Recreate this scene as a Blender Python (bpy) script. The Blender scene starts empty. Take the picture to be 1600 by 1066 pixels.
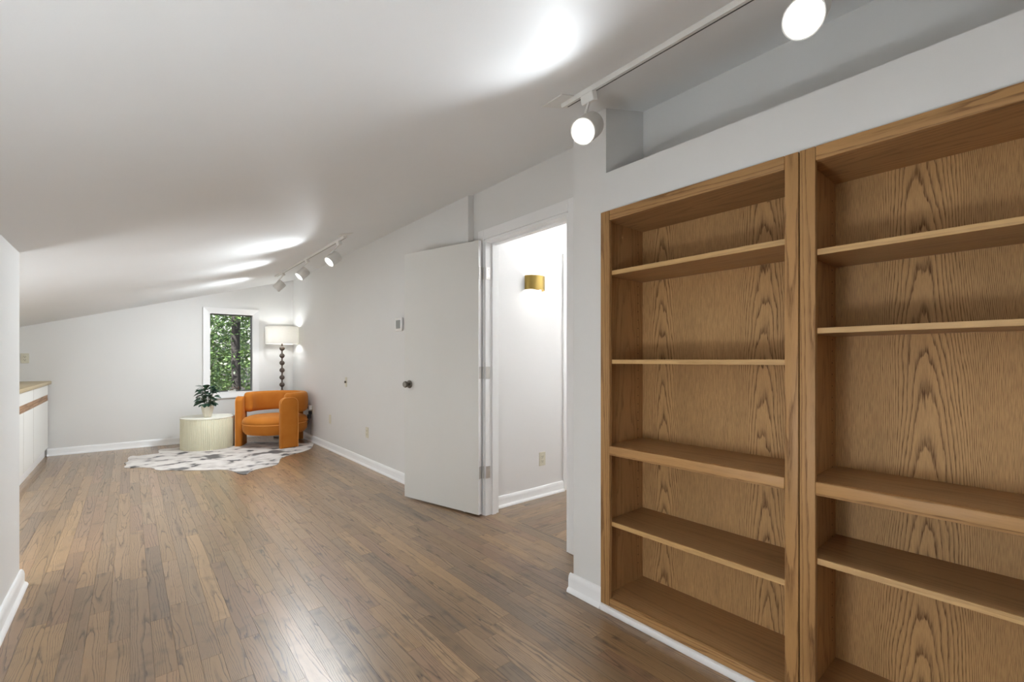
import bpy, bmesh, math, random
from mathutils import Vector, Matrix, Euler
random.seed(7)
SC = bpy.context.scene
COL = SC.collection
PI = math.pi

# ------------------------------------------------------------------ camera
FPX, CXP, HOR, CAMH = 711.0, 800.0, 562.0, 1.16
YAW = math.atan(597.0 / FPX)
SN, CS = math.sin(YAW), math.cos(YAW)
cam_d = bpy.data.cameras.new('camera'); cam = bpy.data.objects.new('camera', cam_d); COL.objects.link(cam)
cam_d.sensor_width = 36.0; cam_d.sensor_fit = 'HORIZONTAL'
cam_d.lens = FPX / 1600.0 * 36.0
cam_d.shift_y = (HOR - 533.0) / 1600.0
cam_d.clip_start = 0.02; cam_d.clip_end = 200
cam.location = (0, 0, CAMH); cam.rotation_euler = (PI / 2, 0, -YAW)
SC.camera = cam

# ------------------------------------------------------------------ view, world, sun
SC.view_settings.view_transform = 'Standard'; SC.view_settings.look = 'None'
SC.view_settings.gamma = 1.0; SC.view_settings.use_curve_mapping = False
SC.view_settings.exposure = 2.0
SC.cycles.use_denoising = True
SC.cycles.max_bounces = 10; SC.cycles.diffuse_bounces = 7; SC.cycles.glossy_bounces = 4
SC.cycles.transmission_bounces = 6; SC.cycles.transparent_max_bounces = 12
SC.cycles.sample_clamp_indirect = 6.0
SC.cycles.caustics_reflective = False; SC.cycles.caustics_refractive = False

W = bpy.data.worlds.new('world'); SC.world = W; W.use_nodes = True
wn = W.node_tree; wn.nodes.clear()
sky = wn.nodes.new('ShaderNodeTexSky'); sky.sky_type = 'NISHITA'
sky.sun_disc = False; sky.sun_elevation = math.radians(52); sky.sun_rotation = math.radians(250)
sky.air_density = 1.0; sky.dust_density = 3.0; sky.ozone_density = 1.0
hsv = wn.nodes.new('ShaderNodeHueSaturation'); hsv.inputs['Saturation'].default_value = 0.35
bg = wn.nodes.new('ShaderNodeBackground'); bg.inputs['Strength'].default_value = 0.16
wo = wn.nodes.new('ShaderNodeOutputWorld')
wn.links.new(sky.outputs[0], hsv.inputs['Color']); wn.links.new(hsv.outputs[0], bg.inputs['Color'])
wn.links.new(bg.outputs[0], wo.inputs['Surface'])
sun_d = bpy.data.lights.new('sun', 'SUN'); sun_d.energy = 7.0; sun_d.angle = math.radians(0.6); sun_d.color = (1, .95, .86)
sun = bpy.data.objects.new('sun', sun_d); COL.objects.link(sun)
sun.location = (0, 0, 20)
sun.rotation_euler = Vector((0.62, 0.30, -0.90)).to_track_quat('-Z', 'Y').to_euler()

SPOT_NEAR, SPOT_FAR, SPOT_FILL = 5.6, 26.0, 12.0
LAMP_W, SCONCE_W, HALL_FILL_W = 2.0, 4.4, 8.0
FILL_LEFT_W, FILL_ALCOVE_W = 7.6, 7.5
LAMP_COL = (.905, .968, 1.015)

# ------------------------------------------------------------------ material helpers
MATS = {}
class NT:
    def __init__(s, name):
        s.m = bpy.data.materials.new(name); s.m.use_nodes = True
        s.t = s.m.node_tree; s.t.nodes.clear()
        s.out = s.n('ShaderNodeOutputMaterial')
    def n(s, typ, **kw):
        nd = s.t.nodes.new(typ)
        for k, v in kw.items(): setattr(nd, k, v)
        return nd
    def l(s, a, b): s.t.links.new(a, b)
    def val(s, x, sock):
        if isinstance(x, (int, float)): sock.default_value = x
        else: s.l(x, sock)
    def math(s, op, a, b=None, c=None):
        nd = s.n('ShaderNodeMath', operation=op)
        s.val(a, nd.inputs[0])
        if b is not None: s.val(b, nd.inputs[1])
        if c is not None: s.val(c, nd.inputs[2])
        return nd.outputs[0]
    def noise(s, vec, scale, detail=2.0, rough=.5, dist=0.0):
        nd = s.n('ShaderNodeTexNoise'); nd.inputs['Scale'].default_value = scale
        nd.inputs['Detail'].default_value = detail; nd.inputs['Roughness'].default_value = rough
        nd.inputs['Distortion'].default_value = dist
        if vec is not None: s.l(vec, nd.inputs['Vector'])
        return nd.outputs['Fac']
    def comb(s, x, y, z=0.0):
        nd = s.n('ShaderNodeCombineXYZ')
        for q, i in zip((x, y, z), range(3)): s.val(q, nd.inputs[i])
        return nd.outputs[0]
    def ramp(s, fac, stops):
        nd = s.n('ShaderNodeValToRGB'); e = nd.color_ramp.elements
        while len(e) < len(stops): e.new(0.5)
        for i, (p, c) in enumerate(stops):
            e[i].position = p; e[i].color = (c if len(c) == 4 else (*c, 1)) if not isinstance(c, (int, float)) else (c, c, c, 1)
        s.l(fac, nd.inputs[0]); return nd.outputs[0]
    def mix(s, fac, a, b, mode='MIX'):
        nd = s.n('ShaderNodeMix', data_type='RGBA', blend_type=mode)
        s.val(fac, nd.inputs[0])
        for q, i in ((a, 6), (b, 7)):
            if isinstance(q, tuple): nd.inputs[i].default_value = (*q, 1) if len(q) == 3 else q
            else: s.l(q, nd.inputs[i])
        return nd.outputs[2]
    def bsdf(s, color=None, rough=.5, **kw):
        b = s.n('ShaderNodeBsdfPrincipled')
        if color is not None:
            if isinstance(color, tuple): b.inputs['Base Color'].default_value = (*color, 1)
            else: s.l(color, b.inputs['Base Color'])
        s.val(rough, b.inputs['Roughness'])
        for k, v in kw.items(): s.val(v, b.inputs[k.replace('_', ' ')]) if not isinstance(v, tuple) else setattr(b.inputs[k.replace('_', ' ')], 'default_value', v)
        return b
    def bump(s, height, strength, dist=.01):
        nd = s.n('ShaderNodeBump'); nd.inputs['Strength'].default_value = strength; nd.inputs['Distance'].default_value = dist
        s.l(height, nd.inputs['Height']); return nd.outputs[0]
    def done(s, b):
        s.l(b.outputs[0], s.out.inputs['Surface']); MATS[s.m.name] = s.m; return s.m

def srgb(r, g, b):
    f = lambda c: (c / 12.92 if c <= .04045 else ((c + .055) / 1.055) ** 2.4)
    return tuple(f(x / 255.0) for x in (r, g, b))

def paint(name, col, rough=.6, bump_scale=180.0, bump=.05, wav=0.0):
    t = NT(name); tc = t.n('ShaderNodeTexCoord')
    geo = t.n('ShaderNodeNewGeometry')
    nz = t.noise(geo.outputs['Position'], 1.3, 3)
    c = t.mix(nz, tuple(x * .97 for x in col), tuple(min(1, x * 1.03) for x in col))
    b = t.bsdf(c, rough, Specular_IOR_Level=.3)
    h = t.noise(geo.outputs['Position'], bump_scale, 2)
    if wav > 0:
        mp = t.n('ShaderNodeMapping'); mp.inputs['Scale'].default_value = (.7, 2.2, 1)
        t.l(geo.outputs['Position'], mp.inputs['Vector'])
        h2 = t.noise(mp.outputs[0], 1.6, 1)
        bp = t.bump(h, bump, .002)
        nd = t.n('ShaderNodeBump'); nd.inputs['Strength'].default_value = wav; nd.inputs['Distance'].default_value = .02
        t.l(h2, nd.inputs['Height']); t.l(bp, nd.inputs['Normal'])
        t.l(nd.outputs[0], b.inputs['Normal'])
    else:
        t.l(t.bump(h, bump, .002), b.inputs['Normal'])
    return t.done(b)

def simple(name, col, rough=.5, metal=0.0, **kw):
    t = NT(name); geo = t.n('ShaderNodeNewGeometry')
    nz = t.noise(geo.outputs['Position'], 25.0, 2)
    c = t.mix(nz, tuple(x * .95 for x in col), tuple(min(1, x * 1.05) for x in col))
    return t.done(t.bsdf(c, rough, Metallic=metal, **kw))

def wood(name, light, dark, A, B, C, W=None, rough=.4, pore=.5, tone=.15, ring=1.0, jagw=.35, n2f=(28.0, 3.2), thin=False, warp=(5.0, 1.0, .02), hues=None, spec=.5, coat=0.0, bumpy=.12, patch=0.0):
    """oak: growth rings d*d*A + v*B + noise in a piece's own UV (u across, v along the grain, metres)"""
    t = NT(name)
    uv = t.n('ShaderNodeUVMap'); uv.uv_map = 'UVMap'
    sp = t.n('ShaderNodeSeparateXYZ'); t.l(uv.outputs[0], sp.inputs[0])
    u, v = sp.outputs[0], sp.outputs[1]
    at = t.n('ShaderNodeAttribute'); at.attribute_name = 'rnd'; r = at.outputs['Fac']
    rz = t.math('MULTIPLY', r, 53.0)
    n1 = t.noise(t.comb(t.math('MULTIPLY', u, warp[0]), t.math('MULTIPLY', v, warp[1]), rz), 1.0, 3.0)
    n1 = t.math('SUBTRACT', n1, .5)
    d = t.math('ADD', u, t.math('MULTIPLY', n1, warp[2]))
    if W: d = t.math('PINGPONG', d, W)
    n2 = t.noise(t.comb(t.math('MULTIPLY', u, n2f[0]), t.math('MULTIPLY', v, n2f[1]), rz), 1.0, 3.0, .55)
    jag = t.noise(t.comb(t.math('MULTIPLY', u, 160.0), t.math('MULTIPLY', v, 9.0), rz), 1.0, 2.0)
    Bv = t.math('MULTIPLY', t.math('SUBTRACT', t.math('MULTIPLY', t.math('FRACT', t.math('MULTIPLY', r, 7.13)), 2.0), 1.0), B) if not W else B
    ph = t.math('MULTIPLY_ADD', t.math('MULTIPLY', d, d), A, t.math('MULTIPLY', v, Bv))
    ph = t.math('ADD', ph, t.math('MULTIPLY', n2, C)); ph = t.math('ADD', ph, t.math('MULTIPLY', jag, jagw))
    fr = t.math('FRACT', ph)
    rg = t.ramp(fr, [(0, 1.0), (.09, .6), (.24, .14), (.55, 0.0), (.95, .03), (1.0, 1.0)] if thin else [(0, 1.0), (.12, .75), (.30, .22), (.60, 0.0), (.93, .06), (1.0, 1.0)])
    pn = t.noise(t.comb(t.math('MULTIPLY', u, 900.0), t.math('MULTIPLY', v, 22.0), rz), 1.0, 2.0, .6)
    pm = t.ramp(pn, [(.40, 0.0), (.66, 1.0)])
    mask = t.math('MULTIPLY', rg, t.math('MULTIPLY_ADD', pm, .55, .45)); mask = t.math('MULTIPLY', mask, ring)
    mask = t.math('ADD', mask, t.math('MULTIPLY', pm, .18 * pore)); mask = t.math('MINIMUM', mask, 1.0)
    base = light
    if hues:
        base = t.ramp(t.math('FRACT', t.math('MULTIPLY', r, 3.77)), [(i / (len(hues) - 1), h) for i, h in enumerate(hues)])
    col = t.mix(mask, base, dark)
    n3 = t.noise(t.comb(t.math('MULTIPLY', u, 9.0), t.math('MULTIPLY', v, 1.6), rz), 1.0, 3.0)
    tn = t.math('MULTIPLY_ADD', t.math('SUBTRACT', r, .5), tone * 2, 1.0)
    tn = t.math('MULTIPLY', tn, t.math('MULTIPLY_ADD', n3, .36, .82))
    if patch:
        n4 = t.noise(t.comb(t.math('MULTIPLY', u, 14.0), t.math('MULTIPLY', v, 9.0), rz), 1.0, 2.0)
        pt = t.ramp(n4, [(.56, 0.0), (.74, 1.0)])
        tn = t.math('MULTIPLY', tn, t.math('MULTIPLY_ADD', pt, -patch, 1.0))
    col = t.mix(1.0, col, t.comb(tn, tn, tn), 'MULTIPLY')
    rr = t.math('MULTIPLY_ADD', mask, .10, rough)
    b = t.bsdf(col, rr, Specular_IOR_Level=spec, Coat_Weight=coat, Coat_Roughness=.27)
    t.l(t.bump(t.math('MULTIPLY', mask, -1.0), bumpy, .0015), b.inputs['Normal'])
    return t.done(b)

def emis(name, col, strength, base=None):
    t = NT(name); geo = t.n('ShaderNodeNewGeometry')
    b = t.bsdf(base or col, .5); b.inputs['Emission Color'].default_value = (*col, 1); b.inputs['Emission Strength'].default_value = strength
    return t.done(b)

M_WALL = paint('wall_paint', (.735, .73, .715), .55, 160, .04)
M_HALL = paint('hall_paint', (.76, .75, .745), .5, 160, .04)
M_CEIL = paint('ceiling_paint', (.78, .79, .795), .6, 220, .10, .10)
M_TRIM = paint('trim_paint', (.86, .86, .86), .3, 90, .02)
M_DOOR = paint('door_paint', (.72, .715, .685), .38, 70, .04)
M_STUB = paint('stub_paint', (.73, .73, .72), .45, 140, .05)
M_OAK = wood('oak_frame', srgb(178, 136, 88), srgb(104, 70, 40), 1500, 2.4, 1.1, rough=.45, tone=.06, pore=.7, ring=.9, spec=.3)
M_OAKV = wood('oak_veneer', srgb(204, 162, 110), srgb(100, 68, 40), 900, 7.0, 1.8, W=.235, rough=.55, tone=.05, pore=1.5, ring=1.0, warp=(3.0, .9, .10), spec=.25)
M_OAKSIDE = wood('oak_side', srgb(180, 138, 92), srgb(112, 78, 49), 260, 2.6, 2.2, W=.2, rough=.55, tone=.05, pore=.9, ring=.55, spec=.25)
M_OAKSH = wood('oak_shelf', srgb(166, 127, 84), srgb(106, 75, 48), 300, 1.2, 1.3, W=.3, rough=.33, tone=.07, pore=.9, ring=.5)
M_OAKEDGE = wood('oak_edge_band', srgb(200, 162, 108), srgb(140, 104, 62), 900, 1.0, .8, rough=.4, tone=.05, pore=.6, ring=.45)
M_FLOOR = wood('floor_oak', srgb(150, 122, 94), srgb(60, 44, 31), 1700, 3.2, 2.0, rough=.32, tone=.15, pore=.6, ring=1.0, jagw=.18, n2f=(17.0, 2.0), thin=True,
               warp=(8.0, 1.6, .07), hues=[srgb(134, 107, 78), srgb(152, 120, 84), srgb(142, 115, 87), srgb(158, 126, 88), srgb(142, 110, 83), srgb(124, 102, 78), srgb(154, 124, 91)], spec=.5, coat=.6, bumpy=.06, patch=.30)
M_PULL = wood('pull_wood', srgb(170, 130, 92), srgb(110, 78, 50), 800, 2, 1, rough=.45)
M_LAM = paint('cabinet_laminate', (.80, .795, .76), .35, 60, .01)
M_TOP = paint('countertop_laminate', srgb(176, 158, 124), .4, 300, .02)
M_GAP = simple('dark_gap', (.03, .022, .016), .9)
M_SUB = simple('subfloor', (.10, .07, .048), .9)
M_EDGE = simple('laminate_edge', srgb(128, 108, 82), .6)
M_WHITE = simple('white_metal', (.74, .73, .70), .4)
M_TRACKSLOT = simple('track_slot', (.05, .05, .05), .6)
M_PLASTIC = simple('ivory_plastic', srgb(214, 209, 190), .4)
M_WPLASTIC = simple('white_plastic', (.82, .82, .80), .4)
M_SLOT = simple('slot_dark', (.05, .045, .04), .6)
M_NICKEL = simple('satin_nickel', (.22, .20, .17), .32, 1.0)
M_STEEL = simple('hinge_steel', (.62, .60, .57), .4, .8)
M_BRASS = simple('brushed_brass', srgb(170, 145, 84), .35, 1.0)
M_BRONZE = simple('lamp_bronze', srgb(92, 80, 72), .5, .3)
M_BLACK = simple('black_plastic', (.015, .015, .015), .45)
M_SCREEN = simple('grey_screen', srgb(140, 143, 142), .25)
M_DRUM = simple('drum_cream', srgb(222, 218, 192), .5)
M_DRUMTOP = simple('drum_top_cream', srgb(236, 234, 220), .35)
M_POT = simple('pot_ceramic', srgb(226, 220, 205), .3)
M_SOIL = simple('soil', (.03, .02, .014), .9)
M_STEM = simple('plant_stem', srgb(66, 84, 56), .6)
M_GRASS = simple('outdoor_ground', (.16, .15, .09), .9)
M_BARK = simple('bark', (.018, .016, .016), .9)
M_SASH = simple('dark_sash', (.10, .10, .10), .5)
M_LENS = emis('bulb_lens', (1, .98, .94), 5.0)
M_RING = emis('lens_ring', (1, .98, .94), .22, (.8, .8, .78))
M_BULB = emis('bulb_glow', (1, .96, .88), 9.0)

def leafmat(name, c1, c2, trans=.35, rough=.45):
    t = NT(name); geo = t.n('ShaderNodeNewGeometry')
    nz = t.noise(geo.outputs['Position'], 3.0, 2)
    ri = geo.outputs['Random Per Island']
    c = t.mix(ri, c1, c2)
    b = t.bsdf(c, rough, Specular_IOR_Level=.4)
    tr = t.n('ShaderNodeBsdfTranslucent'); t.l(c, tr.inputs['Color'])
    mx = t.n('ShaderNodeMixShader'); mx.inputs[0].default_value = trans
    t.l(b.outputs[0], mx.inputs[1]); t.l(tr.outputs[0], mx.inputs[2])
    t.l(mx.outputs[0], t.out.inputs['Surface']); MATS[name] = t.m; return t.m
M_LEAF = leafmat('tree_leaf', (.022, .055, .022), (.10, .165, .055), .3)
M_PLANT = leafmat('plant_leaf', srgb(34, 66, 46), srgb(92, 124, 104), .12, .4)

def velvet():
    t = NT('orange_velvet'); geo = t.n('ShaderNodeNewGeometry')
    nz = t.noise(geo.outputs['Position'], 7.0, 3)
    c = t.mix(nz, srgb(172, 100, 28), srgb(194, 122, 46))
    b = t.bsdf(c, .75, Specular_IOR_Level=.2, Sheen_Weight=.35, Sheen_Roughness=.35)
    b.inputs['Sheen Tint'].default_value = (1, .75, .4, 1)
    t.l(t.bump(t.noise(geo.outputs['Position'], 300.0, 2), .15, .002), b.inputs['Normal'])
    return t.done(b)
M_VELVET = velvet()
M_PIPING = simple('orange_piping', srgb(220, 150, 70), .7)

def hide():
    t = NT('cowhide'); geo = t.n('ShaderNodeNewGeometry')
    mp = t.n('ShaderNodeMapping'); mp.inputs['Rotation'].default_value = (0, 0, .6); mp.inputs['Scale'].default_value = (1.0, 1.15, 1)
    t.l(geo.outputs['Position'], mp.inputs['Vector'])
    big = t.noise(mp.outputs[0], 1.9, 3, .6); sm = t.noise(mp.outputs[0], 6.5, 2, .5); fine = t.noise(mp.outputs[0], 60, 3)
    m1 = t.ramp(big, [(.58, 0.0), (.63, 1.0)]); m2 = t.ramp(sm, [(.615, 0.0), (.645, 1.0)])
    m = t.math('MAXIMUM', t.math('MULTIPLY', m1, .92), m2)
    base = t.mix(t.ramp(sm, [(.45, 0.0), (.62, 1.0)]), srgb(212, 206, 200), srgb(178, 169, 163))
    base = t.mix(t.math('MULTIPLY', fine, .3), base, srgb(150, 142, 138))
    c = t.mix(m, base, srgb(40, 35, 35))
    b = t.bsdf(c, .7, Sheen_Weight=.2)
    t.l(t.bump(fine, .3, .003), b.inputs['Normal'])
    return t.done(b)
M_HIDE = hide()

def shade_mat():
    t = NT('lamp_shade_linen'); geo = t.n('ShaderNodeNewGeometry')
    sp = t.n('ShaderNodeSeparateXYZ'); t.l(geo.outputs['Position'], sp.inputs[0])
    wv = t.noise(t.comb(t.math('MULTIPLY', sp.outputs[0], 30.0), t.math('MULTIPLY', sp.outputs[1], 30.0), t.math('MULTIPLY', sp.outputs[2], 400.0)), 1.0, 2)
    c = t.mix(wv, (.80, .78, .74), (.90, .89, .86))
    b = t.bsdf(c, .8)
    tr = t.n('ShaderNodeBsdfTranslucent'); t.l(c, tr.inputs['Color'])
    mx = t.n('ShaderNodeMixShader'); mx.inputs[0].default_value = .36
    t.l(b.outputs[0], mx.inputs[1]); t.l(tr.outputs[0], mx.inputs[2])
    t.l(mx.outputs[0], t.out.inputs['Surface']); MATS['shade'] = t.m; return t.m
M_SHADE = shade_mat()

def glass_mat():
    t = NT('window_glass')
    tr = t.n('ShaderNodeBsdfTransparent'); gl = t.n('ShaderNodeBsdfGlossy'); gl.inputs['Roughness'].default_value = .02
    fr = t.n('ShaderNodeFresnel'); fr.inputs[0].default_value = 1.45
    mx = t.n('ShaderNodeMixShader'); t.l(fr.outputs[0], mx.inputs[0])
    t.l(tr.outputs[0], mx.inputs[1]); t.l(gl.outputs[0], mx.inputs[2])
    t.l(mx.outputs[0], t.out.inputs['Surface']); return t.m
M_GLASS = glass_mat()

# ------------------------------------------------------------------ mesh helpers
def ceil_z(x): return 1.830 + .2954 * x
SLOPE = math.atan(.2954)
PARENT_W = {}
def root(name, loc, label=None, cat=None, group=None, kind=None):
    o = bpy.data.objects.new(name, None); COL.objects.link(o); o.location = loc; o.empty_display_size = .1
    PARENT_W[o] = Vector(loc)
    return tag(o, label, cat, group, kind)
def tag(o, label=None, cat=None, group=None, kind=None):
    if label: o['label'] = label
    if cat: o['category'] = cat
    if group: o['group'] = group
    if kind: o['kind'] = kind
    return o
def mk(name, bm, mat, parent=None, smooth=False, grain=None, rnd=None, uvoff=None, centre=None):
    """bm holds world coordinates; the object's origin goes to the middle of its base"""
    co = [v.co for v in bm.verts]
    lo = Vector((min(c.x for c in co), min(c.y for c in co), min(c.z for c in co)))
    hi = Vector((max(c.x for c in co), max(c.y for c in co), max(c.z for c in co)))
    if grain is not None:
        uvl = bm.loops.layers.uv.new('UVMap')
        mid = (lo + hi) / 2
        ou = (random.uniform(-.02, .02), random.uniform(-3, 3)) if uvoff is None else uvoff
        bm.normal_update()
        for f in bm.faces:
            n = f.normal; a = max(range(3), key=lambda i: abs(n[i]))
            if a == grain: ax = [i for i in range(3) if i != grain]; iu, iv = ax
            else: iv = grain; iu = [i for i in range(3) if i not in (a, grain)][0]
            for lp in f.loops:
                c = lp.vert.co
                lp[uvl].uv = (c[iu] - mid[iu] + ou[0], c[iv] - mid[iv] + ou[1] + .37 * a)
    org = Vector(((lo.x + hi.x) / 2, (lo.y + hi.y) / 2, lo.z)) if centre is None else Vector(centre)
    bmesh.ops.translate(bm, verts=bm.verts, vec=-org)
    me = bpy.data.meshes.new(name); bm.to_mesh(me); bm.free()
    me.materials.append(mat)
    if grain is not None:
        a = me.attributes.new('rnd', 'FLOAT', 'POINT'); rv = random.random() if rnd is None else rnd
        a.data.foreach_set('value', [rv] * len(me.vertices))
    if smooth:
        me.polygons.foreach_set('use_smooth', [True] * len(me.polygons))
        if smooth != 'all':
            try: me.set_sharp_from_angle(angle=math.radians(40))
            except Exception: pass
    o = bpy.data.objects.new(name, me); COL.objects.link(o)
    if parent is not None:
        o.parent = parent; o.location = org - PARENT_W[parent]
    else: o.location = org
    PARENT_W[o] = org
    return o
def B(): return bmesh.new()
def box(bm, x0, x1, y0, y1, z0, z1, bev=0.0, seg=2):
    vs = [bm.verts.new(p) for p in ((x0, y0, z0), (x1, y0, z0), (x1, y1, z0), (x0, y1, z0), (x0, y0, z1), (x1, y0, z1), (x1, y1, z1), (x0, y1, z1))]
    fs = [bm.faces.new([vs[i] for i in q]) for q in ((3, 2, 1, 0), (4, 5, 6, 7), (0, 1, 5, 4), (1, 2, 6, 5), (2, 3, 7, 6), (3, 0, 4, 7))]
    if bev > 0:
        es = list({e for f in fs for e in f.edges})
        bmesh.ops.bevel(bm, geom=es, offset=bev, segments=seg, profile=.5, affect='EDGES')
    return bm
def obox(c, size, R, bev=0.0):
    bm = B(); sx, sy, sz = (s / 2 for s in size); box(bm, -sx, sx, -sy, sy, -sz, sz, bev)
    bmesh.ops.transform(bm, matrix=Matrix.Translation(c) @ R.to_4x4(), verts=bm.verts); return bm
def frame_from(d, up=Vector((0, 0, 1))):
    """rotation whose local +Z is d"""
    d = Vector(d).normalized(); q = d.to_track_quat('Z', 'Y'); return q.to_matrix()
def lathe(prof, seg=24, close=True, flute=None):
    bm = B(); rings = []
    for k, (r, z) in enumerate(prof):
        if r < 1e-6: rings.append([bm.verts.new((0, 0, z))]); continue
        ring = []
        for i in range(seg):
            a = 2 * PI * i / seg; rr = r * (flute(a, k) if flute else 1.0)
            ring.append(bm.verts.new((rr * math.cos(a), rr * math.sin(a), z)))
        rings.append(ring)
    for a, b in zip(rings, rings[1:]):
        if len(a) == 1 and len(b) == 1: continue
        for i in range(seg):
            j = (i + 1) % seg
            if len(a) == 1: bm.faces.new((a[0], b[j], b[i]))
            elif len(b) == 1: bm.faces.new((a[i], a[j], b[0]))
            else: bm.faces.new((a[i], a[j], b[j], b[i]))
    bmesh.ops.recalc_face_normals(bm, faces=bm.faces)
    return bm
def place(bm, loc, R=None):
    m = Matrix.Translation(Vector(loc))
    if R is not None: m = m @ R.to_4x4()
    bmesh.ops.transform(bm, matrix=m, verts=bm.verts); return bm
def tube(pts, r, seg=8, cap=True):
    bm = B(); pts = [Vector(p) for p in pts]; rings = []
    rs = r if isinstance(r, (list, tuple)) else [r] * len(pts)
    ref = None
    for i, p in enumerate(pts):
        d = (pts[min(i + 1, len(pts) - 1)] - pts[max(i - 1, 0)]).normalized()
        if ref is None: ref = d.orthogonal().normalized()
        ref = (ref - d * ref.dot(d)).normalized(); b = d.cross(ref)
        rings.append([bm.verts.new(p + (ref * math.cos(2 * PI * k / seg) + b * math.sin(2 * PI * k / seg)) * rs[i]) for k in range(seg)])
    for a, b in zip(rings, rings[1:]):
        for k in range(seg): bm.faces.new((a[k], a[(k + 1) % seg], b[(k + 1) % seg], b[k]))
    if cap: bm.faces.new(rings[0][::-1]); bm.faces.new(rings[-1])
    bmesh.ops.recalc_face_normals(bm, faces=bm.faces)
    return bm
def prism(poly, ext, fn):
    """poly: 2D points; fn(a, b, t) -> world point; extruded from t=ext[0] to ext[1]"""
    bm = B()
    A = [bm.verts.new(fn(a, b, ext[0])) for a, b in poly]; C = [bm.verts.new(fn(a, b, ext[1])) for a, b in poly]
    bm.faces.new(A); bm.faces.new(C[::-1]); n = len(poly)
    for i in range(n): bm.faces.new((A[i], C[i], C[(i + 1) % n], A[(i + 1) % n]))
    bmesh.ops.recalc_face_normals(bm, faces=bm.faces)
    return bm
def grid_wall(us, vs, holes, t0, t1, fn, top=None):
    """wall as a grid of cells with holes, one closed mesh; fn(u, v, t) -> world"""
    bm = B(); V = {}
    def vert(i, j, t):
        if (i, j, t) not in V:
            v = vs[j] if not (top and j == len(vs) - 1) else top(us[i])
            if top: v = min(v, top(us[i]) - .002 * (len(vs) - 1 - j))
            V[(i, j, t)] = bm.verts.new(fn(us[i], v, (t0, t1)[t]))
        return V[(i, j, t)]
    solid = {(i, j) for i in range(len(us) - 1) for j in range(len(vs) - 1)} - set(holes)
    for (i, j) in solid:
        q = ((i, j), (i + 1, j), (i + 1, j + 1), (i, j + 1))
        bm.faces.new([vert(*p, 0) for p in q]); bm.faces.new([vert(*p, 1) for p in q[::-1]])
        for k, nb in enumerate(((i, j - 1), (i + 1, j), (i, j + 1), (i - 1, j))):
            if nb not in solid:
                p, r = q[k], q[(k + 1) % 4]
                bm.faces.new((vert(*p, 0), vert(*p, 1), vert(*r, 1), vert(*r, 0)))
    bmesh.ops.recalc_face_normals(bm, faces=bm.faces)
    return bm
def struct(name, bm, mat, label, cat, **kw):
    return tag(mk(name, bm, mat, None, **kw), label, cat, None, 'structure')
def project(x, y, z):
    F = x * SN + y * CS; Rr = x * CS - y * SN
    if F < .05: return None
    return CXP + FPX * Rr / F, HOR - FPX * (z - CAMH) / F, F
def floor_pt(u, v, z=0.0):
    r = (u - CXP) / FPX; q = (HOR - v) / FPX; t = (z - CAMH) / q
    return ((SN + r * CS) * t, (CS - r * SN) * t)

# ------------------------------------------------------------------ room shell
YF, XR, XD, XB, XL = 7.76, 1.98, 2.03, 1.70, -.43       # far wall, right wall, door wall, bookcase wall, near left wall
YJ, YC, YBK, YS = 2.88, 1.546, -2.2, 3.38               # jog, bookcase wall corner, back wall, end of near left wall
XLL, XH, YH = -1.37, 4.2, 2.80                           # far left wall, hall end, hall wall
# floor slab and boards
floor = struct('floor', box(B(), -1.5, 4.35, -2.35, YF + .14, -.10, -.012), M_SUB, 'brown oak strip floor running through the attic room', 'floor')
boards = []
def add_rows(u0, u1, v0, v1, w, axis, gap=.0004, lmin=.28, lmax=1.05):
    n = max(1, round((u1 - u0) / w)); w = (u1 - u0) / n
    for i in range(n):
        a0 = u0 + i * w; p = v0 - random.uniform(0, .8)
        while p < v1:
            ln = random.uniform(lmin, lmax) if random.random() < .85 else random.uniform(.9, 1.5)
            q0, q1 = max(p, v0), min(p + ln, v1); p += ln
            if q1 - q0 < .015: continue
            if axis == 'y': boards.append((a0 + gap, a0 + w - gap, q0 + gap, q1 - gap, 1))
            else: boards.append((q0 + gap, q1 - gap, a0 + gap, a0 + w - gap, 0))
add_rows(XLL - .1, XD, YBK - .1, YF + .02, .0695, 'y')
add_rows(XD, XD + .10, YC - .05, YJ, .10, 'y')
add_rows(YC - .3, YH + .02, XD + .10, XH + .05, .0695, 'x')
def shown_area(b):
    x, y = (b[0] + b[1]) / 2, (b[2] + b[3]) / 2
    p = project(x, y, 0)
    if p is None or not (-20 < p[0] < 1620 and 540 < p[1] < 1100): return 0
    if x < XL and y < 6.0: return 0
    if x > XB and y < 1.6: return 0
    if x > 2.13 and not (775 < p[0] < 890): return 0
    return (b[1] - b[0]) * (b[3] - b[2]) / p[2] ** 3
boards.sort(key=shown_area, reverse=True)
def board_bm(bm, b):
    return box(bm, b[0], b[1], b[2], b[3], -.012, 0.0)
for b in boards[:300]:
    mk('floor_board', board_bm(B(), b), M_FLOOR, floor, grain=b[4], uvoff=(random.uniform(-.035, .035), random.uniform(-4, 4)))
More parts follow.
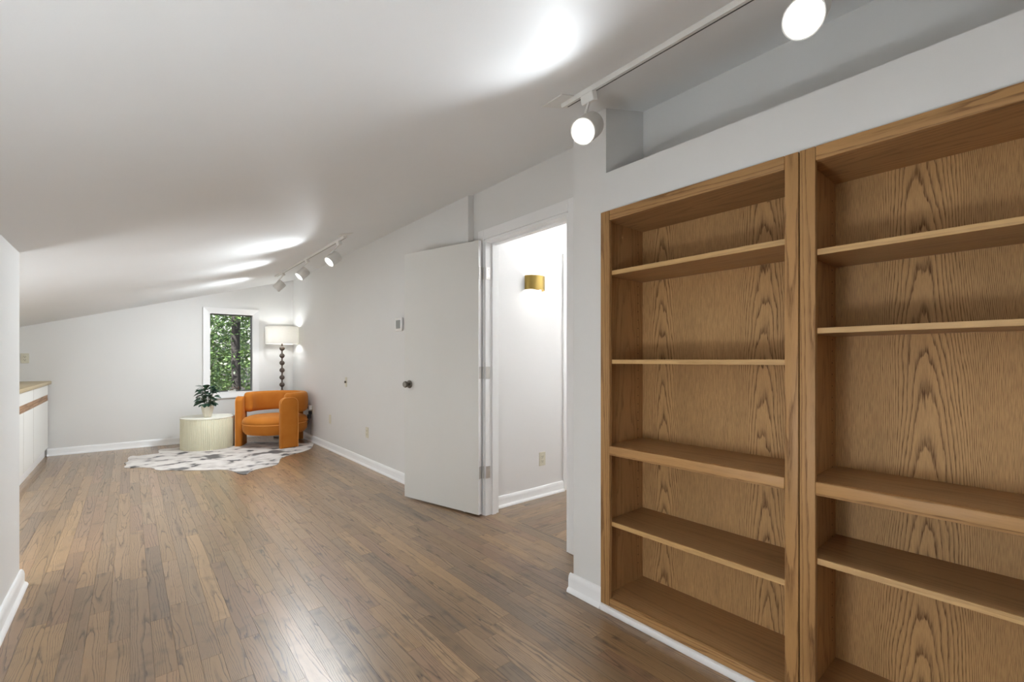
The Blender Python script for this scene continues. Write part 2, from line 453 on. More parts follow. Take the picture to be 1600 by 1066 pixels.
# the rest: one joined part
bm = B(); uvl = bm.loops.layers.uv.new('UVMap'); rl = bm.verts.layers.float.new('rnd')
for b in boards[300:]:
    nf = len(bm.faces); nv = len(bm.verts); board_bm(bm, b); bm.faces.ensure_lookup_table(); bm.verts.ensure_lookup_table()
    rv = random.random(); ou, ov = random.uniform(-.035, .035), random.uniform(-4, 4)
    for v in bm.verts[nv:]: v[rl] = rv
    g = b[4]; mid = ((b[0] + b[1]) / 2, (b[2] + b[3]) / 2)
    for f in bm.faces[nf:]:
        for lp in f.loops:
            c = lp.vert.co; lp[uvl].uv = (c[1 - g] - mid[1 - g] + ou + c.z, c[g] - mid[g] + ov)
me = bpy.data.meshes.new('floor_boards_rest'); bm.to_mesh(me); bm.free(); me.materials.append(M_FLOOR)
fo = bpy.data.objects.new('floor_boards_rest', me); COL.objects.link(fo); fo.parent = floor; fo.location = -PARENT_W[floor]; fo['kind'] = 'stuff'

# ceiling: one sloping slab
bm = prism([(-1.55, ceil_z(-1.55)), (4.4, ceil_z(4.4)), (4.4, ceil_z(4.4) + .14), (-1.55, ceil_z(-1.55) + .14)], (YBK - .15, YF + .16), lambda a, b, t: (a, t, b))
struct('ceiling', bm, M_CEIL, 'white sloping attic ceiling rising from left to right', 'ceiling')

# far wall with window opening
WX0, WX1, WZ0, WZ1 = .865, 1.425, .675, 1.835
bm = grid_wall([-1.5, WX0, WX1, 2.2], [-.02, WZ0, WZ1, 9], [(1, 1)], YF, YF + .14, lambda u, v, t: (u, t, v), top=lambda u: ceil_z(u) + .02)
struct('wall_far', bm, M_WALL, 'grey far gable wall with one narrow window', 'wall')
# right wall (far part, jogs forward), door wall with opening
struct('wall_right', box(B(), XR, XR + .16, YJ, YF + .02, -.02, ceil_z(XR) + .01), M_WALL, 'long grey right wall behind the open door', 'wall')
DY0, DY1, DZ = 1.885, 2.715, 2.055
bm = grid_wall([YC - .1, DY0, DY1, YJ + .01], [-.02, DZ, ceil_z(XD) + .02], [(1, 0)], XD, XD + .10, lambda u, v, t: (t, u, v))
struct('wall_doorway', bm, M_WALL, 'short grey wall around the open doorway', 'wall')
# bookcase wall: end stub, header with ledge, niche back, and the rest behind the camera
BY0, BY1, BZT = 1.362, -.295, 1.846
NZ, NX, NY = 2.030, 2.00, 1.343
bm = prism([(XB, -.02), (XD + .02, -.02), (XD + .02, ceil_z(XD + .02) + .01), (XB, ceil_z(XB) + .01)], (BY0 + .001, YC), lambda a, b, t: (a, t, b))
bmesh.ops.recalc_face_normals(bm, faces=bm.faces)
struct('wall_bookcase_end', bm, M_WALL, 'grey wall end between doorway and oak bookcase', 'wall')
struct('wall_bookcase_header', box(B(), XB, NX + .12, -2.2, BY0 + .002, BZT, NZ), M_WALL, 'white ledge band above the two oak bookcases', 'wall')
bm = box(B(), NX, NX + .10, -2.2, BY0 + .002, NZ - .05, ceil_z(NX) + .04)
struct('wall_niche', bm, M_WALL, 'shaded recess wall above the ledge over the bookcases', 'wall')
bm = prism([(XB, NZ - .0005), (NX + .005, NZ - .0005), (NX + .005, ceil_z(NX + .005) + .01), (XB, ceil_z(XB) + .01)], (NY, BY0 + .0012), lambda a, b, t: (a, t, b))
struct('wall_niche_end', bm, M_WALL, 'grey end face of the recess above the ledge', 'wall')
struct('wall_right_near', box(B(), XB, NX + .1, -2.2, BY1 - .004, -.02, BZT + .01), M_WALL, 'grey wall past the second bookcase', 'wall')
struct('wall_bookcase_back', box(B(), NX + .012, NX + .1, BY1 - .01, BY0 + .01, -.02, BZT + .01), M_WALL, 'wall hidden behind the bookcases', 'wall')
# left walls
bm = prism([(XL, -.02), (XL - .12, -.02), (XL - .12, ceil_z(XL - .12) + .01), (XL, ceil_z(XL) + .01)], (YBK - .05, YS), lambda a, b, t: (a, t, b))
struct('wall_left', bm, M_STUB, 'near white wall end at the left edge', 'wall')
struct('wall_left_return', box(B(), XLL - .05, XL - .01, YS - .12, YS - .0005, -.02, ceil_z(XLL) + .0), M_STUB, 'return wall behind the near left wall', 'wall')
struct('wall_left_far', box(B(), XLL - .12, XLL, YS - .12, YF + .02, -.02, ceil_z(XLL - .12) + .03), M_WALL, 'low knee wall behind the white cabinets', 'wall')
# back wall behind the camera, hall walls
bm = prism([(-.6, -.02), (2.2, -.02), (2.2, ceil_z(2.2) + .01), (-.6, ceil_z(-.6) + .01)], (YBK - .12, YBK), lambda a, b, t: (a, t, b))
struct('wall_back', bm, M_WALL, 'grey wall behind the camera', 'wall')
HZ = ceil_z(XH)
HD0, HD1 = 2.985, 3.745
bm = grid_wall([XD + .09, HD0 + .02, HD1 - .02, XH + .1], [-.02, 2.05, 9], [(1, 0)], YH, YH + .12, lambda u, v, t: (u, t, v), top=lambda u: ceil_z(u) + .02)
struct('wall_hall', bm, M_HALL, 'white hall wall with brass sconce seen through doorway', 'wall')
bm = prism([(XD + .08, -.02), (XH + .1, -.02), (XH + .1, ceil_z(XH + .1) + .01), (XD + .08, ceil_z(XD + .08) + .01)], (YC - .32, YC - .22), lambda a, b, t: (a, t, b))
struct('wall_hall_near', bm, M_HALL, 'hall wall hidden behind the bookcases', 'wall')
struct('wall_hall_end', box(B(), XH, XH + .1, YC - .3, YH + .1, -.02, HZ + .02), M_HALL, 'end wall of the hall', 'wall')

# baseboards: moulded profile with shoe
BBP = [(0, 0), (.030, 0), (.030, .006), (.026, .015), (.018, .021), (.0165, .024), (.0165, .062), (.014, .076), (.008, .086), (0, .088)]
def baseboard(name, p0, p1, nrm, label, prof=BBP, cap=0.0):
    p0, p1, nrm = Vector(p0), Vector(p1), Vector(nrm)
    bm = prism(prof, (0, 1), lambda a, b, t: tuple(p0.lerp(p1, t) + nrm * (a - .0) + Vector((0, 0, b))))
    bmesh.ops.recalc_face_normals(bm, faces=bm.faces)
    return struct(name, bm, M_TRIM, label, 'baseboard', smooth=True)
baseboard('baseboard_far', (-.76, YF, 0), (XR, YF, 0), (0, -1, 0), 'white baseboard along the far wall')
baseboard('baseboard_right', (XR, YJ, 0), (XR, YF, 0), (-1, 0, 0), 'white baseboard along the right wall')
baseboard('baseboard_hall', (XD + .11, YH, 0), (HD0 - .05, YH, 0), (0, -1, 0), 'white baseboard in the hall beyond the doorway')
baseboard('baseboard_left', (XL, YBK, 0), (XL, YS + .017, 0), (1, 0, 0), 'white baseboard on the near left wall end')
baseboard('baseboard_bookcase', (XB, BY0 - .002, 0), (XB, YC + .02, 0), (-1, 0, 0), 'short white baseboard piece between doorway and bookcase')
# door wall: narrow baseboard piece
# ------------------------------------------------------------------ doorway trim and door
tr = root('trim_1', (XD, 2.3, 0), 'white casing and jamb around the open doorway', 'door trim', None, 'structure')
CP = .018
def casing_strip(y0, y1, z0, z1): return box(B(), XD - CP, XD, y0, y1, z0, z1, .004)
mk('casing', casing_strip(DY1 + .012, DY1 + .082, .0, 2.125), M_TRIM, tr)
mk('casing', casing_strip(DY0 - .082, DY0 - .012, .0, 2.125), M_TRIM, tr)
mk('casing', casing_strip(DY0 - .0118, DY1 + .0118, 2.052, 2.125), M_TRIM, tr)
mk('jamb', box(B(), XD - .012, XD + .112, DY1 - .006, DY1 + .013, .0, 2.046), M_TRIM, tr)
mk('jamb', box(B(), XD - .012, XD + .112, DY0 - .013, DY0 + .006, .0, 2.046), M_TRIM, tr)
mk('jamb', box(B(), XD - .012, XD + .112, DY0 + .0062, DY1 - .0062, 2.032, 2.05), M_TRIM, tr)
mk('door_stop', box(B(), XD + .045, XD + .08, DY1 - .018, DY1 - .006, .0, 2.03), M_TRIM, tr)
mk('door_stop', box(B(), XD + .045, XD + .08, DY0 + .006, DY0 + .018, .0, 2.03), M_TRIM, tr)
mk('door_stop', box(B(), XD + .045, XD + .08, DY0 + .018, DY1 - .018, 2.02, 2.032), M_TRIM, tr)
mk('casing', box(B(), XD + .10, XD + .115, DY1 + .012, DY1 + .07, 0, 2.12, .003), M_TRIM, tr)
mk('strike_plate', box(B(), XD + .005, XD + .03, DY0 + .006, DY0 + .008, .93, .99), M_NICKEL, tr)

dA, dB = Vector((1.968, 2.728, 0)), Vector((1.767, 3.508, 0))
dd = (dB - dA); DW = dd.length; dd.normalize(); dn = Vector((dd.y, -dd.x, 0))      # dn points to the wall side
dr = root('door_1', (1.98, 2.73, 0), 'flat white door swung open against the right wall', 'door', None, 'structure')
def door_box(a0, a1, n0, n1, z0, z1, bev=0.0):
    bm = box(B(), a0, a1, n0, n1, z0, z1, bev)
    M = Matrix(((dd.x, dn.x, 0, dA.x), (dd.y, dn.y, 0, dA.y), (0, 0, 1, 0), (0, 0, 0, 1)))
    bmesh.ops.transform(bm, matrix=M, verts=bm.verts); bmesh.ops.recalc_face_normals(bm, faces=bm.faces); return bm
mk('door_slab', door_box(0, DW, 0, .035, .012, 2.042, .0015), M_DOOR, dr)
mk('door_edge_lit', door_box(-.0006, .0003, .0006, .0344, .013, 2.041), M_TRIM, dr)  # whiter paint on the hinge edge stands in for light falling on it
for z in (1.80, 1.062, .322):
    hg = mk('hinge', door_box(-.0035, -.0008, .004, .033, z - .045, z + .045, .001), M_STEEL, dr)
    mk('hinge_leaf', box(B(), XD - .008, XD + .030, DY1 - .009, DY1 - .0062, z - .045, z + .045, .001), M_STEEL, hg)
    mk('hinge_barrel', place(lathe([(0, 0), (.005, 0), (.005, .09), (0, .09)], 10), (XD - .019, DY1 + .012, z - .045)), M_STEEL, hg, smooth=True)
    for k in (-.03, 0, .03):
        mk('screw', place(lathe([(.0035, 0), (.003, .0012), (0, .0014)], 8), (XD + .018 + (.006 if k == 0 else 0), DY1 - .009, z + k), frame_from((0, -1, 0))), M_STEEL, hg)
kn_c = dA + dd * (DW - .062) + Vector((0, 0, .955))
kp = [(.0, 0), (.033, 0), (.033, .004), (.028, .009), (.012, .011), (.012, .026), (.020, .032), (.027, .042), (.027, .050), (.021, .058), (.010, .060), (0, .060)]
kb = mk('knob', place(lathe(kp, 20), kn_c, frame_from(-dn)), M_NICKEL, dr, smooth=True)
mk('knob', place(lathe(kp[:7] + [(.024, .038), (.018, .044), (0, .045)], 20), kn_c + dn * .035, frame_from(dn)), M_NICKEL, dr, smooth=True)

# second door in the hall: casing edge shows past the doorway
tr2 = root('trim_2', (HD0, YH, 0), 'white casing edge of a further door in the hall', 'door trim', None, 'structure')
mk('casing', box(B(), HD0 - .05, HD0 + .025, YH - .018, YH, 0, 2.10, .004), M_TRIM, tr2)
mk('casing', box(B(), HD1 - .025, HD1 + .05, YH - .018, YH, 0, 2.10, .004), M_TRIM, tr2)
mk('casing', box(B(), HD0 + .0252, HD1 - .0252, YH - .018, YH, 2.04, 2.10, .004), M_TRIM, tr2)
d2 = root('door_2', ((HD0 + HD1) / 2, YH + .06, 0), 'closed white door further along the hall', 'door', None, 'structure')
mk('door_slab', box(B(), HD0 + .022, HD1 - .022, YH + .04, YH + .075, .01, 2.048), M_TRIM, d2)
mk('knob', place(lathe(kp, 16), (HD1 - .09, YH + .04, .95), frame_from((0, -1, 0))), M_NICKEL, d2, smooth=True)

# ------------------------------------------------------------------ window
wr = root('window_1', (1.145, YF, WZ0), 'narrow casement window with white casing looking onto green trees', 'window', None, 'structure')
co, ci = .072, .0
x0, x1, z0, z1 = WX0, WX1, WZ0, WZ1
def mitre(p):   # p: outer a, outer b, inner b, inner a in (x, z); sloped face
    bm = B(); f = lambda q, y: bm.verts.new((q[0], y, q[1]))
    o1, o2, i2, i1 = p
    A = [f(o1, YF), f(o2, YF), f(i2, YF), f(i1, YF)]; C = [f(o1, YF - .026), f(o2, YF - .026), f(i2, YF - .012), f(i1, YF - .012)]
    bm.faces.new(A); bm.faces.new(C)
    for i in range(4): bm.faces.new((A[i], A[(i + 1) % 4], C[(i + 1) % 4], C[i]))
    bmesh.ops.recalc_face_normals(bm, faces=bm.faces); return bm
O = [(x0 - co, z0 - co), (x1 + co, z0 - co), (x1 + co, z1 + co), (x0 - co, z1 + co)]; I = [(x0, z0), (x1, z0), (x1, z1), (x0, z1)]
for k in range(4): mk('casing', mitre((O[k], O[(k + 1) % 4], I[(k + 1) % 4], I[k])), M_TRIM, wr)
mk('jamb_liner', box(B(), x0, x0 + .012, YF - .01, YF + .13, z0, z1), M_TRIM, wr)
mk('jamb_liner', box(B(), x1 - .012, x1, YF - .01, YF + .13, z0, z1), M_TRIM, wr)
mk('jamb_liner', box(B(), x0 + .012, x1 - .012, YF - .01, YF + .13, z1 - .012, z1), M_TRIM, wr)
mk('window_sill', box(B(), x0 + .012, x1 - .012, YF - .01, YF + .13, z0, z0 + .014), M_TRIM, wr)
sx0, sx1, sz0, sz1, sy = x0 + .012, x1 - .012, z0 + .014, z1 - .012, YF + .07
sa = mk('sash', grid_wall([sx0, sx0 + .012, sx1 - .012, sx1], [sz0, sz0 + .014, sz1 - .014, sz1], [(1, 1)], sy, sy + .03, lambda u, v, t: (u, t, v)), M_SASH, wr)
mk('screen_frame', grid_wall([sx0 + .0, sx0 + .006, sx1 - .006, sx1 - .0], [sz0, sz0 + .006, sz1 - .006, sz1], [(1, 1)], sy - .012, sy - .001, lambda u, v, t: (u, t, v)), M_SASH, sa)
mk('pane', box(B(), sx0 + .008, sx1 - .008, sy + .012, sy + .017, sz0 + .010, sz1 - .010), M_GLASS, wr)
for z in (.97, 1.57):
    mk('sash_lock', box(B(), sx0 - .004, sx0 + .012, YF + .005, YF + .03, z - .04, z + .04, .003), M_STEEL, wr)
ck = mk('crank', box(B(), 1.10, 1.20, YF + .0, YF + .04, z0 + .014, z0 + .034, .006), M_WPLASTIC, wr)
mk('crank_handle', tube([(1.12, YF + .005, z0 + .035), (1.15, YF - .005, z0 + .048), (1.20, YF - .006, z0 + .046), (1.215, YF - .006, z0 + .036)], .006), M_NICKEL, ck, smooth=True)

# ------------------------------------------------------------------ bookcases
def bookcase(ya, yb, st_a, st_b, adj, label):
    """ya > yb: outer sides; st_*: stile widths; adj: (z_top, thickness, fixed)"""
    XF = 1.682; DP = .022; XBK = 1.992
    rt = root('bookcase', ((XF + XBK) / 2, (ya + yb) / 2, 0), label, 'bookcase', 'built-in oak bookcases')
    za, zb = .028, 1.8445
    ia, ib = ya - .020, yb + .020
    mk('side_panel', box(B(), XF + DP, XBK, ia, ya - .001, za, zb - .002), M_OAKSIDE, rt, grain=2)
    mk('side_panel', box(B(), XF + DP, XBK, yb + .001, ib, za, zb - .002), M_OAKSIDE, rt, grain=2)
    mk('back_panel', box(B(), XBK, XBK + .008, yb + .002, ya - .002, za, zb - .002), M_OAKV, rt, grain=2, uvoff=(random.uniform(-.2, .2), random.uniform(-3, 3)))
    mk('top_panel', box(B(), XF + DP, XBK, ib, ia, 1.806, zb - .002), M_OAKSIDE, rt, grain=1)
    bt = mk('bottom_shelf', box(B(), XF + DP, XBK, ib, ia, .044, .063), M_OAKSH, rt, grain=1)
    mk('stile', box(B(), XF, XF + DP, ya - st_a, ya - .0008, za, zb, .003), M_OAK, rt, grain=2, smooth=True)
    mk('stile', box(B(), XF, XF + DP, yb + .0008, yb + st_b, za, zb, .003), M_OAK, rt, grain=2, smooth=True)
    mk('top_rail', box(B(), XF, XF + DP, yb + st_b + .0004, ya - st_a - .0004, 1.798, zb, .003), M_OAK, rt, grain=1, smooth=True)
    mk('bottom_rail', box(B(), XF, XF + DP, yb + st_b + .0004, ya - st_a - .0004, za, .064, .003), M_OAK, rt, grain=1, smooth=True)
    for zt, th, fixed in adj:
        if fixed:
            mk('shelf', box(B(), XF + DP, XBK - .001, ib, ia, zt - .02, zt), M_OAKSH, rt, grain=1)
            mk('middle_rail', box(B(), XF - .001, XF + DP, yb + st_b + .0004, ya - st_a - .0004, zt - th, zt, .003), M_OAK, rt, grain=1, smooth=True)
        else:
            sh = mk('shelf', box(B(), XF + DP + .004, XBK - .002, ib + .002, ia - .002, zt - th, zt), M_OAKSH, rt, grain=1)
            mk('edge_band', box(B(), XF + DP - .003, XF + DP + .004, ib + .002, ia - .002, zt - th, zt, .001), M_OAKEDGE, sh, grain=1)
    bm = B()
    for yy, sg in ((ia, -1), (ib, 1)):
        for xx in (XF + DP + .02, XBK - .04):
            z = .14
            while z < 1.76:
                c = place(lathe([(.003, 0), (.0026, .0004), (0, .0004)], 6), (xx, yy, z), frame_from((0, sg, 0)))
                tmp = bpy.data.meshes.new('t'); c.to_mesh(tmp); c.free(); bm.from_mesh(tmp); bpy.data.meshes.remove(tmp)
                z += .042
    h = mk('shelf_pin_holes', bm, M_GAP, rt); h['kind'] = 'stuff'
    return rt
bookcase(1.3615, .5392, .051, .042, [(1.570, .020, 0), (1.160, .019, 0), (.764, .042, 1), (.412, .020, 0)], 'oak bookcase beside the doorway wall end, shown in full height')
bookcase(.5378, -.294, .046, .048, [(1.517, .019, 0), (1.262, .018, 0), (.768, .043, 1), (.518, .020, 0)], 'oak bookcase at the right edge, cut off by the frame')
struct('baseboard_shoe', box(B(), 1.668, 1.70, -2.1, 1.3575, 0, .0275, .004), M_TRIM, 'low white strip along the foot of the bookcases', 'baseboard', smooth=True)

# ------------------------------------------------------------------ white cabinets and counter at far left
CXF = -.75
def cabinet(y0, y1, doors, label):
    r = root('base_cabinet', ((XLL + CXF) / 2, (y0 + y1) / 2, 0), label, 'cabinet', 'white base cabinets under the low eave')
    mk('cabinet_body', box(B(), XLL + .003, CXF - .034, y0 + .001, y1 - .001, .0855, .862), M_SUB, r)
    mk('toe_kick', box(B(), XLL + .003, CXF - .028, y0 + .001, y1 - .001, 0, .085), M_TRIM, r)
    dw = mk('drawer', box(B(), CXF - .0195, CXF, y0 + .005, y1 - .005, .742, .860, .0015), M_LAM, r)
    mk('finger_pull', box(B(), CXF - .0195, CXF - .004, y0 + .001, y1 - .001, .706, .7415, .003), M_PULL, dw, grain=1)
    if y0 < 6: mk('end_panel', box(B(), XLL + .003, CXF - .002, y0 - .016, y0 - .0005, 0, .862, .001), M_LAM, r)
    mk('edge_strip', box(B(), CXF - .0195, CXF - .0005, y0 + .002, y0 + .0049, .743, .859), M_EDGE, dw)
    n = len(doors) - 1
    for i in range(n):
        d = mk('cabinet_door', box(B(), CXF - .0195, CXF, doors[i] + .005, doors[i + 1] - .005, .110, .668, .0015), M_LAM, r)
        mk('edge_strip', box(B(), CXF - .0195, CXF - .0005, doors[i] + .002, doors[i] + .0049, .111, .667), M_EDGE, d)
        mk('finger_pull', box(B(), CXF - .0195, CXF - .002, doors[i] + .001, doors[i + 1] - .001, .6685, .7055, .003), M_PULL, d, grain=1)
cabinet(6.667, 7.735, [6.667, 7.735], 'white base cabinet in the corner against the far wall')
cabinet(5.54, 6.667, [5.54, 6.104, 6.667], 'white base cabinet next to the corner one, half hidden by the near left wall')
ct = tag(mk('countertop', box(B(), XLL + .003, CXF + .028, 5.52, YF - .001, .864, .903, .006), M_TOP, smooth=True), 'tan laminate countertop on the white cabinets', 'countertop')

# ------------------------------------------------------------------ track lights
RT = Matrix.Rotation(-SLOPE, 3, 'Y')     # tilts a ceiling-mounted box with the slope
def track(x, y0, y1, label):
    r = root('light_track', (x, (y0 + y1) / 2, ceil_z(x) - .022), label, 'light track', 'ceiling light tracks')
    c = Vector((x, (y0 + y1) / 2, ceil_z(x)))
    nrm = RT @ Vector((0, 0, 1)); tx = RT @ Vector((1, 0, 0))
    mk('rail', obox(c - nrm * .0105, (.035, y1 - y0, .019), RT, .001), M_WHITE, r)
    mk('slot', obox(c - nrm * .0203 + tx * .006, (.007, y1 - y0 - .03, .0012), RT), M_TRACKSLOT, r)
    return r
track(1.405, -1.9, 1.335, 'white ceiling track running above the bookcases')
track(1.462, 4.05, 6.55, 'white ceiling track in the far half of the room')
def canopy(x, y, label):
    nrm = RT @ Vector((0, 0, 1)); c = Vector((x, y, ceil_z(x)))
    tag(mk('track_canopy', obox(c - nrm * .0022, (.115, .115, .004), RT, .001), M_WHITE), label, 'cover plate')
canopy(1.372, 1.318, 'thin white feed plate at the end of the near track')
canopy(1.44, 4.00, 'thin white feed plate at the end of the far track')
def head(xt, y, bc, d, watts, label, size=148, lens=True):
    """xt: track x; bc: body centre; d: aim"""
    bc = Vector(bc); d = Vector(d).normalized(); zt = ceil_z(xt) - .022
    r = root('track_spotlight', (xt, y, zt - .02), label, 'spotlight', 'track spotlight heads')
    mk('adapter', obox(Vector((xt, y, zt - .018)), (.030, .062, .036), RT, .003), M_WHITE, r)
    top = Vector((xt, y, zt - .034)); L, R0 = .115, .050
    att = bc - d * .01 + (Vector((0, 0, 1)) - d * d.z).normalized() * R0
    mk('stem', tube([top, top.lerp(att, .6), att], .006, 10), M_WHITE, r, smooth=True)
    prof = [(0, -L / 2), (R0 * .90, -L / 2), (R0, -L / 2 + .006), (R0, L / 2), (R0 - .003, L / 2), (R0 - .003, L / 2 - .008), (0, L / 2 - .008)]
    mk('housing', place(lathe(prof, 32), bc, frame_from(d)), M_WHITE, r, smooth=True)
    mk('lens_ring', place(lathe([(R0 * .70, .000), (R0 * .74, .0035), (R0 * .80, .0015), (R0 * .86, .004), (R0 - .004, .003), (R0 - .004, -.001)], 32), bc + d * (L / 2 - .006), frame_from(d)), M_RING, r, smooth=True)
    mk('lens', place(lathe([(0, .006), (R0 * .45, .005), (R0 * .70, .0)], 28), bc + d * (L / 2 - .006), frame_from(d)), M_LENS, r, smooth=True)
    ld = bpy.data.lights.new('spot', 'SPOT'); ld.energy = watts; ld.color = LAMP_COL
    ld.spot_size = math.radians(size); ld.spot_blend = .95; ld.shadow_soft_size = .03
    lo = bpy.data.objects.new('spot_lamp', ld); COL.objects.link(lo); lo.parent = r
    lo.location = bc + d * (L / 2 + .012) - PARENT_W[r]
    lo.rotation_euler = d.to_track_quat('-Z', 'Y').to_euler()
head(1.405, 1.195, (1.385, 1.185, 2.075), (-.72, -.22, -.55), SPOT_NEAR, 'lit white track spotlight beside the ledge recess, facing the camera')
head(1.405, .43, (1.385, .425, 2.085), (-.74, -.10, -.62), SPOT_NEAR, 'large lit track spotlight cut off by the top edge')
head(1.405, -.75, (1.385, -.75, 2.085), (-.74, .25, -.62), SPOT_FILL, 'unseen track spotlight added as fill behind the camera')  # extra head added for fill light, never in view
head(1.462, 4.20, (1.425, 4.24, 2.083), (-.72, -.15, -.66), SPOT_FAR, 'nearest and brightest head of the far track')
head(1.462, 5.17, (1.425, 5.20, 2.085), (-.70, -.04, -.70), SPOT_FAR, 'middle head of the far track')
head(1.462, 6.18, (1.425, 6.20, 2.080), (-.64, .40, -.70), SPOT_FAR, 'farthest head of the far track, lens turned away')

# ------------------------------------------------------------------ hall sconce
sx, sz = 2.585, 1.795
sr = root('wall_sconce', (sx, YH, sz - .06), 'brass half-round wall sconce glowing up and down in the hall', 'sconce')
mk('back_plate', box(B(), sx - .06, sx + .06, YH - .006, YH, sz - .045, sz + .045), M_BRASS, sr)
hw, hh, dep = .098, .058, .085
bm = B(); ro, ri = [], []
N = 20
for k in range(N + 1):
    a = PI * k / N; ro.append((sx - hw * math.cos(a), YH - dep * math.sin(a) ** .8)); ri.append((sx - (hw - .003) * math.cos(a), YH - (dep - .003) * math.sin(a) ** .8))
cols = []
for (a, b), (c, d) in zip(ro, ri):
    cols.append([bm.verts.new((a, b, sz - hh)), bm.verts.new((a, b, sz + hh)), bm.verts.new((c, d, sz + hh)), bm.verts.new((c, d, sz - hh))])
for p, q in zip(cols, cols[1:]):
    for i in range(4): bm.faces.new((p[i], q[i], q[(i + 1) % 4], p[(i + 1) % 4]))
bm.faces.new(cols[0]); bm.faces.new(cols[-1][::-1]); bmesh.ops.recalc_face_normals(bm, faces=bm.faces)
mk('sconce_shade', bm, M_BRASS, sr, smooth=True)
mk('bulb', place(lathe([(0, -.03), (.014, -.026), (.018, 0), (.014, .026), (0, .03)], 14), (sx, YH - .040, sz)), M_BULB, sr, smooth=True)
ld = bpy.data.lights.new('sconce_point', 'POINT'); ld.energy = SCONCE_W; ld.color = (1, .95, .86); ld.shadow_soft_size = .02
lo = bpy.data.objects.new('sconce_lamp', ld); COL.objects.link(lo); lo.parent = sr; lo.location = Vector((sx, YH - .042, sz)) - PARENT_W[sr]
# added ceiling lamp, out of sight, that brightens the hall
hz = ceil_z(3.65)
hr = root('hall_fill_lamp', (3.65, 1.75, hz - .10), 'unseen flush glass ceiling lamp added to light the hall', 'ceiling lamp')
mk('lamp_base', place(lathe([(0, 0), (.16, 0), (.16, .05), (0, .05)], 28), (3.65, 1.75, hz - .075)), M_WHITE, hr, smooth=True)
mk('glass_bowl', place(lathe([(.15, .002), (.145, -.03), (.10, -.06), (0, -.075)], 28), (3.65, 1.75, hz - .077)), M_BULB, hr, smooth=True)
ld = bpy.data.lights.new('hall_point', 'POINT'); ld.energy = HALL_FILL_W; ld.color = LAMP_COL; ld.shadow_soft_size = .12
lo = bpy.data.objects.new('hall_fill_light', ld); COL.objects.link(lo); lo.parent = hr; lo.location = Vector((3.65, 1.75, hz - .30)) - PARENT_W[hr]

# ------------------------------------------------------------------ outlets, switches, thermostat
def plate(name, c, nrm, label, cat, kind='outlet', group=None, mat=None, w=.070, h=.115):
    c = Vector(c); nrm = Vector(nrm); rx = Vector((0, 0, 1)).cross(nrm)
    Rm = Matrix((rx, Vector((0, 0, 1)), nrm)).transposed()
    r = root(name, c - Vector((0, 0, h / 2)), label, cat, group)
    mat = mat or M_PLASTIC
    def part(nm, a, b, t, sa, sb, st, m, par, bev=0.0):
        return mk(nm, obox(c + rx * a + Vector((0, 0, b)) + nrm * t, (sa, sb, st), Rm, bev), m, par)
    part('cover_plate', 0, 0, .003, w, h, .006, mat, r, .002)
    if kind == 'outlet':
        for s in (-1, 1):
            so = part('socket', 0, s * .0195, .0066, .034, .028, .0025, M_WPLASTIC if mat is M_WPLASTIC else mat, r, .001)
            for q in (-.007, .007): part('slot', q, s * .0195 + .003, .0081, .0026, .009, .0006, M_SLOT, so)
            part('slot', 0, s * .0195 - .008, .0081, .005, .005, .0006, M_SLOT, so)
        part('screw', 0, 0, .0066, .005, .005, .001, M_STEEL, r)
    elif kind == 'dimmer':
        mk('dial', place(lathe([(.013, 0), (.012, .014), (.009, .016), (0, .016)], 18), c + nrm * .006, frame_from(nrm)), M_NICKEL, r, smooth=True)
    elif kind == 'switches':
        for s in (-1, 1): 
            rk = part('rocker', 0, s * .02, .0066, .032, .034, .004, mat, r, .001)
    return r
OG = 'wall outlets'
plate('wall_outlet', (-.943, YF, 1.175), (0, -1, 0), 'ivory outlet on far wall above the tan countertop', 'outlet', group=OG)
plate('wall_outlet', (XR, 6.005, .392), (-1, 0, 0), 'ivory outlet low on right wall nearest the orange armchair', 'outlet', 'switches')
plate('wall_outlet', (XR, 4.807, .366), (-1, 0, 0), 'ivory outlet low on right wall near the door', 'outlet', group=OG)
plate('wall_dimmer', (XR, 5.439, .892), (-1, 0, 0), 'small plate with round dial at mid height on right wall', 'dimmer switch', 'dimmer', w=.055)
plate('wall_outlet', (2.685, YH, .316), (0, -1, 0), 'ivory outlet low in the hall under the sconce', 'outlet', group=OG)
plate('wall_outlet', (XR, 6.76, .44), (-1, 0, 0), 'outlet with plugs on right wall behind the orange armchair', 'outlet', group=OG)
# thermostat
th = root('thermostat', (XR, 4.012, 1.44), 'white square thermostat with grey screen beside the door edge', 'thermostat')
mk('thermostat_base', box(B(), XR - .008, XR, 3.955, 4.07, 1.44, 1.55, .002), M_WPLASTIC, th)
mk('thermostat_body', box(B(), XR - .026, XR - .008, 3.942, 4.083, 1.43, 1.56, .007, 3), M_WPLASTIC, th, smooth=True)
mk('screen', box(B(), XR - .0272, XR - .0255, 3.968, 4.057, 1.455, 1.535), M_SCREEN, th)
